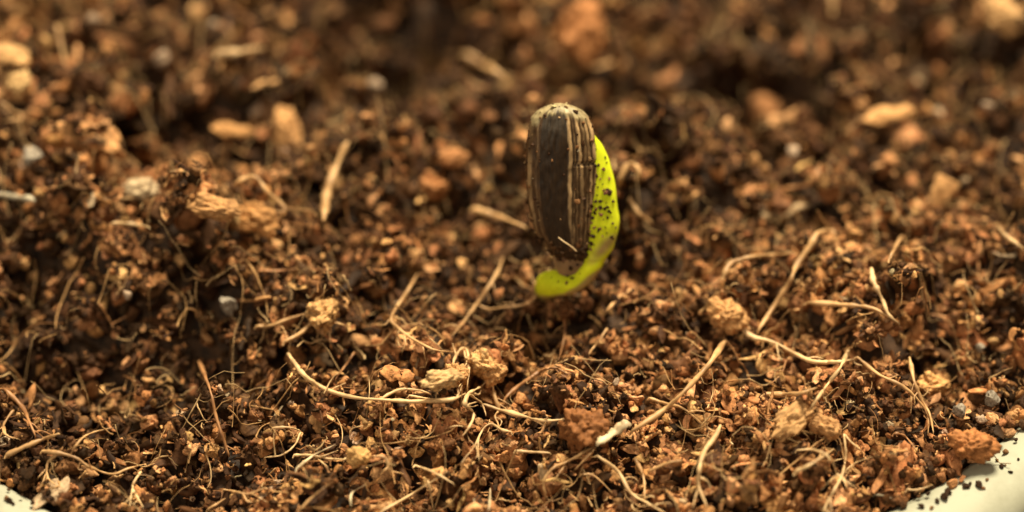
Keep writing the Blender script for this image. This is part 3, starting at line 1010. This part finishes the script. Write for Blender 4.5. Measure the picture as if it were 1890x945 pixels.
sprout = bpy.data.objects.new('sprouting_seed', None)
col.objects.link(sprout)
foot = cast(1000, 545, H)
sprout.location = Vector(foot * U)
sprout.empty_display_size = 0.005
tag(sprout, 'striped sunflower seed shell on a bright green sprout rising from the soil', 'seedling')


def local(V):
    return V - foot


def shell_mat():
    m, nt, b = mat('seed_shell')
    a = node(nt, 'ShaderNodeAttribute', attribute_name='col')
    tc = node(nt, 'ShaderNodeTexCoord')
    mp = node(nt, 'ShaderNodeMapping')
    mp.inputs['Scale'].default_value = (2600, 2600, 420)
    nt.links.new(tc.outputs['Object'], mp.inputs['Vector'])
    n = node(nt, 'ShaderNodeTexNoise')
    n.inputs['Scale'].default_value = 1.0
    n.inputs['Detail'].default_value = 5
    nt.links.new(mp.outputs['Vector'], n.inputs['Vector'])
    r = node(nt, 'ShaderNodeValToRGB')
    r.color_ramp.elements[0].position = 0.3
    r.color_ramp.elements[0].color = (0.55, 0.5, 0.46, 1)
    r.color_ramp.elements[1].position = 0.65
    r.color_ramp.elements[1].color = (1.2, 1.2, 1.2, 1)
    nt.links.new(n.outputs['Fac'], r.inputs['Fac'])
    mx = node(nt, 'ShaderNodeMix', data_type='RGBA', blend_type='MULTIPLY')
    mx.inputs[0].default_value = 0.9
    nt.links.new(a.outputs['Color'], mx.inputs[6])
    nt.links.new(r.outputs['Color'], mx.inputs[7])
    nt.links.new(mx.outputs[2], b.inputs['Base Color'])
    b.inputs['Roughness'].default_value = 0.44
    b.inputs['Specular IOR Level'].default_value = 0.28
    bp = node(nt, 'ShaderNodeBump')
    bp.inputs['Strength'].default_value = 0.5
    bp.inputs['Distance'].default_value = 0.006 * U
    nt.links.new(n.outputs['Fac'], bp.inputs['Height'])
    nt.links.new(bp.outputs['Normal'], b.inputs['Normal'])
    return m


def sprout_mat(name):
    m, nt, b = mat(name)
    a = node(nt, 'ShaderNodeAttribute', attribute_name='col')
    tc = node(nt, 'ShaderNodeTexCoord')
    n = node(nt, 'ShaderNodeTexNoise')
    n.inputs['Scale'].default_value = 700
    n.inputs['Detail'].default_value = 4
    nt.links.new(tc.outputs['Object'], n.inputs['Vector'])
    hs = node(nt, 'ShaderNodeHueSaturation')
    mr = node(nt, 'ShaderNodeMapRange')
    mr.inputs['From Min'].default_value = 0.3
    mr.inputs['From Max'].default_value = 0.7
    mr.inputs['To Min'].default_value = 0.88
    mr.inputs['To Max'].default_value = 1.1
    nt.links.new(n.outputs['Fac'], mr.inputs['Value'])
    nt.links.new(mr.outputs['Result'], hs.inputs['Value'])
    nt.links.new(a.outputs['Color'], hs.inputs['Color'])
    nt.links.new(hs.outputs['Color'], b.inputs['Base Color'])
    b.inputs['Roughness'].default_value = 0.75
    b.inputs['Specular IOR Level'].default_value = 0.121
    b.inputs['Subsurface Weight'].default_value = 0.5
    b.inputs['Subsurface Radius'].default_value = (0.8, 1.0, 0.2)
    b.inputs['Subsurface Scale'].default_value = 0.10 * U
    return m


M_SHELL = shell_mat()
M_SPROUT = sprout_mat('green_tissue')

YL = [190, 193, 197, 205, 215, 235, 270, 300, 340, 380, 410, 430, 450, 463, 472, 479]
XL = [1028, 1016, 1005, 991, 982.5, 975, 971, 969, 971, 975, 981, 989, 1001, 1014, 1028, 1043]
XR = [1034, 1049, 1061, 1076, 1086, 1095, 1100, 1101, 1100, 1097, 1093, 1090, 1087, 1085, 1082, 1074]


def shell():
    nv = 220
    tt = np.linspace(0, 1, 190)
    ys = 190 + (479 - 190) * (0.5 - 0.5 * np.cos(np.pi * tt)) * 1.0
    ys = 0.6 * ys + 0.4 * (190 + 289 * tt)
    ys[0], ys[-1] = 190, 479
    xl = np.interp(ys, YL, XL)
    xr = np.interp(ys, YL, XR)
    for a_ in (xl, xr):
        for _ in range(3):
            a_[1:-1] = 0.25 * a_[:-2] + 0.5 * a_[1:-1] + 0.25 * a_[2:]
    phi = np.linspace(0, 2 * math.pi, nv, endpoint=False)
    V = []
    C = []
    r = np.random.default_rng(3)
    stripes = [(0.055, 0.026, 0.7, 0), (0.150, 0.010, 0.3, 1), (0.630, 0.022, 1.0, 3), (0.70, 0.008, 0.5, 4), (0.765, 0.019, 1.0, 5),
               (0.845, 0.012, 0.7, 6), (0.895, 0.016, 0.8, 7), (0.965, 0.020, 0.9, 8)]
    for row, y in enumerate(ys):
        v = (y - 190) / 289
        wd = (xr[row] - xl[row]) / 2
        cx = (xr[row] + xl[row]) / 2
        dep = 0.62 * wd ** 0.92 * PXC * (1.15 - 0.15 * v)
        for ph in phi:
            c, s_ = math.cos(ph), math.sin(ph)
            u = -math.copysign(abs(c) ** 0.9, c)
            dz = math.copysign(abs(s_) ** 0.8, s_) * dep
            s = (1 + u) / 2
            j = 0.020 * mnoise.noise(Vector((v * 7, s * 2, 1.3))) + 0.010 * mnoise.noise(Vector((v * 25, s * 5, 8.3)))
            ss = s + j
            if v > 0.375 and s > 0.68:
                ss -= 0.035
            ss -= 0.03 * (v > 0.75) * (v - 0.75) * 4 * (s > .5)
            tan = 0.0
            for c0, hw, amp, q in stripes:
                brk = 0.65 + 0.9 * mnoise.noise(Vector((v * 5 + q * 9.1, q * 3.3, 0.4)))
                if q in (3, 5) and v < 0.4:
                    brk += 0.3
                d = abs(ss - c0) / (hw * (1.25 - 0.4 * v))
                tan = max(tan, amp * max(0.0, min(1.0, brk)) * max(0.0, min(1.0, (1.35 - d) * 1.6)))
            edge_n = 0.05 * mnoise.noise(Vector((s * 9, 3.3, v * 4))) + 0.03 * mnoise.noise(Vector((s * 26, 1.3, v * 9)))
            capv = 0.055 + 0.45 * max(0, 0.20 - s) + 0.13 * max(0, s - 0.60) + edge_n
            cap = max(0.0, min(1.0, (capv - v) / (0.022 + 0.10 * max(0, 0.25 - s) + 0.06 * max(0, s - 0.6)) + 0.5))
            fil = mnoise.noise(Vector((s * 60, v * 6, 5.0)))
            fil2 = mnoise.noise(Vector((s * 22, v * 14, 9.0)))
            dark = np.array([0.036, 0.018, 0.0068]) * (1 + (0.25 if 0.22 < s < 0.6 else 0.5) * fil + 0.3 * fil2)
            if s > 0.66:
                dark = dark * 1.9
            if s < 0.2:
                dark = np.array([0.09, 0.045, 0.018]) * (1 + 0.5 * fil2)
            tanc = np.array([0.58, 0.38, 0.19]) * (1 + 0.35 * fil2)
            if v > 0.55:
                tanc = tanc * (1 - 0.45 * min(1, (v - 0.55) / 0.35))
            cc = dark * (1 - tan) + tanc * tan
            painted_sheen = max(0.0, 1 - abs(v - 0.12) / 0.12) * (0.2 < s < 0.62)  # soft grey highlight below the cap, painted into the shell colour
            cc = cc + np.array([0.03, 0.03, 0.026]) * painted_sheen
            capc = np.array([0.34, 0.265, 0.14]) * (1 + 0.18 * fil2 + 0.12 * fil)
            cc = cc * (1 - cap) + capc * cap
            rid = 0.006 * tan + 0.004 * fil + 0.006 * cap + 0.005 * fil2
            if abs(v - 0.375) < 0.012 and s > 0.66:
                rid -= 0.012
            p = on_plane(cx + u * wd, y) + PN * dz
            nrm = cr * (u * 0.8) + PN * s_
            p = p + nrm * rid * min(1.0, v * 12, (1 - v) * 12)
            V.append(p)
            C.append(cc)
    V = np.array(V)
    F = grid_faces(len(ys), nv, True)
    n0 = len(V)
    top = V[:nv].mean(0)
    bot = V[-nv:].mean(0)
    V = np.vstack([V, top, bot])
    C = np.vstack([C, C[0], C[-1]])
    caps = [(n0, (j + 1) % nv, j, j) for j in range(nv)]
    me = np_mesh('seed_shell', local(V), F[:, ::-1], np.clip(C, 0.004, 0.9))
    return link('seed_shell', me, M_SHELL, sprout), V, ys


shell_o, SV, _ = shell()
# ragged flakes at the blunt end of the shell
r = np.random.default_rng(8)
for k in range(3):
    px = 1022 + k * 10 + r.uniform(-3, 3)
    p = on_plane(px, 193 + abs(px - 1036) * 0.16, r.uniform(-0.04, 0.06))
    o = link('husk_flake', PROTO[12 + k % 6][1].copy(), None, shell_o, p - foot)
    o.data.materials.clear()
    o.data.materials.append(M_OBJ)
    o.scale = (0.026, 0.016, 0.015)
    o.rotation_euler = tuple(r.uniform(-0.6, 0.6, 3))
    o.color = (0.62, 0.52, 0.28, 1)

GREEN = np.array([0.72, 0.78, 0.022])
DULL = np.array([0.40, 0.235, 0.125])


def body(name, pts, colfun, nv=40, n=10):
    """pts: (px, py, half width px, depth offset cm, flatness)."""
    P = catmull(np.array(pts, float), n)
    C = np.array([on_plane(p[0], p[1], p[3]) for p in P])
    T = np.gradient(C, axis=0)
    T /= np.linalg.norm(T, axis=1)[:, None]
    S = np.cross(T, PN)
    S /= np.linalg.norm(S, axis=1)[:, None]
    N = np.cross(S, T)
    a = np.linspace(0, 2 * math.pi, nv, endpoint=False)
    V = []
    K = []
    for i in range(len(P)):
        for q in a:
            wob = 1 + 0.05 * mnoise.noise(Vector((i * 0.15, math.cos(q) * 1.3, math.sin(q) * 1.3)))
            v = C[i] + (S[i] * math.cos(q) + N[i] * math.sin(q) * P[i, 4]) * P[i, 2] * PXC * wob
            V.append(v)
            K.append(colfun(v, i / (len(P) - 1), q))
    V = np.array(V)
    F = grid_faces(len(P), nv, True)
    n0 = len(V)
    V = np.vstack([V, C[0], C[-1]])
    K = np.vstack([K, K[0], K[-1]])
    return link(name, np_mesh(name, local(V), F, np.clip(np.array(K), 0.005, 0.9)), M_SPROUT, sprout)


def green_col(v, t, q):
    px, py, _ = project(v)
    n = mnoise.noise(Vector(tuple(v * 6.0))) + 0.5 * mnoise.noise(Vector(tuple(v * 15.0)))
    c = GREEN * (1 + 0.06 * n)
    d = 0.0
    # pinkish scar where the seed leaf narrows into the stem
    d = max(d, 1.15 - math.hypot((px - 1116 + (py - 456) * 0.8) / 16, (py - 456) / 28) + 0.3 * n)
    # dull skin under the stem, its shaded side painted into the colour
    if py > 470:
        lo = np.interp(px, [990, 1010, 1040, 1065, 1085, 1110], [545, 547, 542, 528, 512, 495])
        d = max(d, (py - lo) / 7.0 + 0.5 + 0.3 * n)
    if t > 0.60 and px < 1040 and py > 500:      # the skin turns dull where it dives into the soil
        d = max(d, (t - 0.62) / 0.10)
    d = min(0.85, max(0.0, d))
    return c * (1 - d) + DULL * (1 + 0.2 * n) * d


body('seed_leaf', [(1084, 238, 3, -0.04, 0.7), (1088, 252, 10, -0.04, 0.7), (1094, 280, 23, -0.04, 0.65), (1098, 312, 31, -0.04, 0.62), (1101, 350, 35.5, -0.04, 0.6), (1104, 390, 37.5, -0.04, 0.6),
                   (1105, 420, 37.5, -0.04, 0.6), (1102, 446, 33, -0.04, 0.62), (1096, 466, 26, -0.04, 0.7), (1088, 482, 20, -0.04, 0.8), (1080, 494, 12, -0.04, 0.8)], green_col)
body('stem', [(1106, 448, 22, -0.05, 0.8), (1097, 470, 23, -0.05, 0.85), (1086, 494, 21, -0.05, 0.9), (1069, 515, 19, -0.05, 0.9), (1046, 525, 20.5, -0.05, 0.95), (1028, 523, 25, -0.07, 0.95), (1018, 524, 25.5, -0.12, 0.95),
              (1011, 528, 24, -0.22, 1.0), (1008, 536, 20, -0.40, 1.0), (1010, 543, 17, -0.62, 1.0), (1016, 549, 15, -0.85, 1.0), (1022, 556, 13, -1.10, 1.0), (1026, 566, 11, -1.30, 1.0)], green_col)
body('stem_neck', [(1052, 440, 26, 0.0, 0.5), (1054, 465, 33, -0.01, 0.42), (1054, 480, 33, -0.02, 0.38), (1057, 492, 30, -0.03, 0.38), (1062, 503, 25, -0.06, 0.4), (1064, 513, 18, -0.10, 0.4), (1064, 518, 9, -0.12, 0.4)],
     lambda v, t, q: np.array([0.27, 0.165, 0.085]) * (1 + 0.5 * mnoise.noise(Vector(tuple(v * 12.0)))))

# soil bits clinging to shell and sprout


def specks(name, items, parent):
    Vs, Fs, Cs = [], [], []
    off = 0
    for p, rad, c, sd2 in items:
        rr = np.random.default_rng(sd2)
        V = ICO1_V * (1 + rr.normal(0, 0.28, (len(ICO1_V), 1))) * rad * rr.uniform(0.6, 1.3, 3)
        th = rr.uniform(0, 6.28)
        Rz = np.array(Matrix.Rotation(th, 3, 'Y') @ Matrix.Rotation(rr.uniform(0, 6.28), 3, 'X'))
        Vs.append(local(V @ Rz.T + p))
        Fs.append(ICO1_F + off)
        Cs.append(np.tile(c, (len(V), 1)))
        off += len(V)
    me = np_mesh(name, np.vstack(Vs), np.vstack(Fs), np.vstack(Cs), False)
    o = link(name, me, M_VERT, parent)
    o['kind'] = 'stuff'
    return o


NVV = 220
Sg = SV[:-2].reshape(-1, NVV, 3)
items = []
for k in range(190):
    i = int(np.clip(r.beta(1.3, 0.9) * 186 + 2, 3, 186))
    j = r.integers(2, 108)
    if r.random() < 0.35:
        j = r.choice([r.integers(0, 14), r.integers(84, 112)])
    p = Sg[i, j]
    u = r.random()
    c = (0.05, 0.022, 0.009) if u < 0.62 else ((0.20, 0.095, 0.04) if u < 0.88 else ((0.40, 0.25, 0.12) if u < 0.985 else (0.65, 0.55, 0.38)))
    items.append((p, 0.005 + 0.016 * r.random() ** 2.2, np.array(c), int(k)))
for k in range(60):      # soil caked on the pointed end
    i = int(r.integers(150, 188))
    j = int(r.integers(10, 100))
    items.append((Sg[i, j], r.uniform(0.008, 0.022), np.array((0.05, 0.024, 0.010)) * r.uniform(0.6, 2.2), 400 + k))
specks('soil_specks', items, shell_o)

leaf_bits = [(1040, 484, 4), (1066, 488, 4), (1078, 482, 5), (1034, 478, 5), (1046, 476, 6), (1062, 478, 5), (1072, 476, 6), (1052, 482, 3), (1113, 312, 4.5), (1105, 305, 5), (1099, 306, 4), (1121, 350, 5), (1118, 355, 6), (1124, 356, 5), (1102, 360, 3), (1108, 371, 3.5), (1100, 386, 5), (1108, 384, 4), (1116, 385, 7), (1123, 389, 4), (1110, 396, 5), (1119, 374, 2.5),
             (1098, 393, 4), (1104, 425, 3.5), (1107, 422, 3), (1092, 449, 6), (1128, 438, 4), (1131, 440, 3), (1090, 460, 4), (1096, 452, 3), (1117, 420, 2), (1093, 402, 5), (1090, 412, 4), (1053, 495, 4.5), (1048, 510, 4), (1056, 513, 3.5), (1046, 522, 3), (1084, 470, 4),
             (1078, 468, 5), (1086, 460, 5), (1125, 330, 3), (1132, 372, 4), (1130, 412, 3), (1122, 402, 3), (1112, 436, 3), (1120, 430, 2.5), (1136, 420, 2.5), (1117, 290, 2.5), (1108, 330, 3), (1126, 392, 3), (1104, 345, 3), (1100, 372, 3.5), (1097, 420, 4), (1094, 436, 4), (1101, 325, 3), (1112, 340, 1.6), (1130, 400, 1.7), (1114, 405, 1.7), (1120, 300, 1.6), (1070, 505, 2), (1030, 520, 1.8), (1018, 512, 1.6)]
bpy.context.view_layer.update()
from mathutils.bvhtree import BVHTree
dg = bpy.context.evaluated_depsgraph_get()
items = []
trees = []
for o in sprout.children:
    if o.name.split('.')[0] in ('seed_leaf', 'stem', 'stem_neck', 'seed_shell'):
        V = [tuple(np.array(v.co[:]) / U + foot) for v in o.data.vertices]
        trees.append(BVHTree.FromPolygons(V, [tuple(p.vertices) for p in o.data.polygons]))
for k, (px, py, s) in enumerate(leaf_bits):
    d = ray(px, py)
    best = None
    for t in trees:
        h = t.ray_cast(Vector(CAM), Vector(d))
        if h[0] is not None and (best is None or h[3] < best[1]):
            best = (np.array(h[0][:]), h[3])
    if best is not None:
        c = np.array((0.045, 0.02, 0.012)) if k % 4 else np.array((0.2, 0.09, 0.05))
        items.append((best[0], s * PXC * 0.85 * (0.7 + 0.8 * r.random()), c, 900 + k))
        if s > 3:
            items.append((best[0] + np.array([r.normal(0, .6) * s * PXC, 0, r.normal(0, .6) * s * PXC]), s * PXC * 0.45, c, 1900 + k))
specks('leaf_specks', items, sprout)

# bits of soil on the pot rim
items2 = []
rim_bits = [(1855, 835, 8), (1848, 862, 7), (1783, 898, 9), (1790, 893, 5), (1807, 897, 11), (1814, 902, 7), (1780, 900, 6), (1865, 872, 6), (1744, 918, 14), (1750, 908, 9), (1822, 886, 5), (1730, 925, 7), (1713, 912, 6), (1880, 848, 4), (1700, 935, 8), (1720, 938, 6),
            (1765, 880, 5), (1840, 850, 5), (1875, 812, 6), (18, 925, 9), (12, 920, 7), (24, 930, 5), (40, 915, 5), (60, 930, 7)]
for k, (px, py, s) in enumerate(rim_bits):
    p = at0(px, py, RIM_Z + 0.025)
    o = link('soil_crumb', PROTO[(k * 5) % 12][1], M_OBJ, None, p + np.array([0, 0, s * 0.0012]))
    o.scale = (s * 0.0043 * 0.8, s * 0.0043 * 0.6, s * 0.0043 * 0.55)
    o.rotation_euler = (0, 0, k * 1.3)
    cc = (0.045, 0.022, 0.010) if k % 5 else (0.25, 0.13, 0.06)
    o.color = (*cc, 1)
    big = 'large' if s >= 9 else ('small' if s >= 6 else 'tiny')
    tag(o, '%s %s soil speck on white rim, %s in %s corner' % (big, 'dark' if k % 5 else 'brown', 'low' if py > 905 else ('midway' if py > 870 else 'high'), 'right' if px > 900 else 'left') + (', by the soil' if math.hypot(p[0] - PCX, p[1] - PCY) < PR + 0.17 else ''), 'soil crumb', 'soil specks on the pot rim')

# pale hair stuck to the shell
pa = np.array([on_plane(x, y, 0.17 + dz) for x, y, dz in ((1030, 438, 0.0), (1042, 447, 0.01), (1054, 455, 0.0), (1064, 464, -0.02))])
C = catmull(pa, 6)
V, F = tube(C - C[0], np.full(len(C), 0.0055), 6, 1.0, 0.08, 3)
o = link('plant_hair', np_mesh('plant_hair', V, F), M_ROOT, None, C[0])
o.color = (0.7, 0.5, 0.28, 1)
tag(o, 'tiny pale hair stuck across the pointed end of the seed shell', 'fibre')
# labels of the single crumbs: by colour, size, kind and the nearest thing with a name of its own
bpy.context.view_layer.update()
marks = []
for o in list(col.objects):
    if o.parent is None and 'label' in o and o.name.split('.')[0] in ('root_strand', 'woody_stick', 'wood_chip', 'soil_clod', 'bark_chip', 'mineral_grain'):
        q = project(np.array(o.location[:]) / U)
        marks.append((q[0], q[1], o['label']))
marks.append((1040, 320, 'striped seed shell'))
marks.append((1120, 400, 'green seed leaf'))
marks.append((1040, 530, 'green stem of the sprout'))
used = set()
for o, kd, ci, k in todo:
    x, y = ppx[k], ppy[k]
    lab = None
    size = 'large' if allp['rad'][k] > 0.13 else ('medium' if allp['rad'][k] > 0.095 else 'small')
    for mx_, my_, ml in sorted(marks, key=lambda m_: math.hypot(m_[0] - x, m_[1] - y))[:6]:
        dx, dy = x - mx_, y - my_
        where = ('left of' if dx < 0 else 'right of') if abs(dx) > abs(dy) else ('above' if dy < 0 else 'below')
        c_ = '%s %s just %s the %s' % (PALN[ci], KL[kd].replace(' of soil', ''), where, ml)
        c2 = size + ' ' + c_
        for t_ in (c_, c2):
            if len(t_.split()) <= 16 and t_ not in used and lab is None:
                lab = t_
        if lab:
            break
    if lab is None:
        lab = '%s %s %s' % (PALN[ci], KL[kd], REG[min(2, int(y // 315))][min(2, int(x // 630))])
    used.add(lab)
    tag(o, lab, ['soil crumb', 'bark flake', 'splinter'][kd], ['loose lumps of soil', 'loose bark flakes', 'loose fibrous splinters'][kd])
print('SEED DEPTH', [float((on_plane(1040, q, 0.15) - CAM) @ cf) for q in (200, 350, 470)])
print('PARTICLES', len(P), 'single', len(single), 'pot', PCX, PCY, PR, 'foot', foot, 'anch', ANCH)
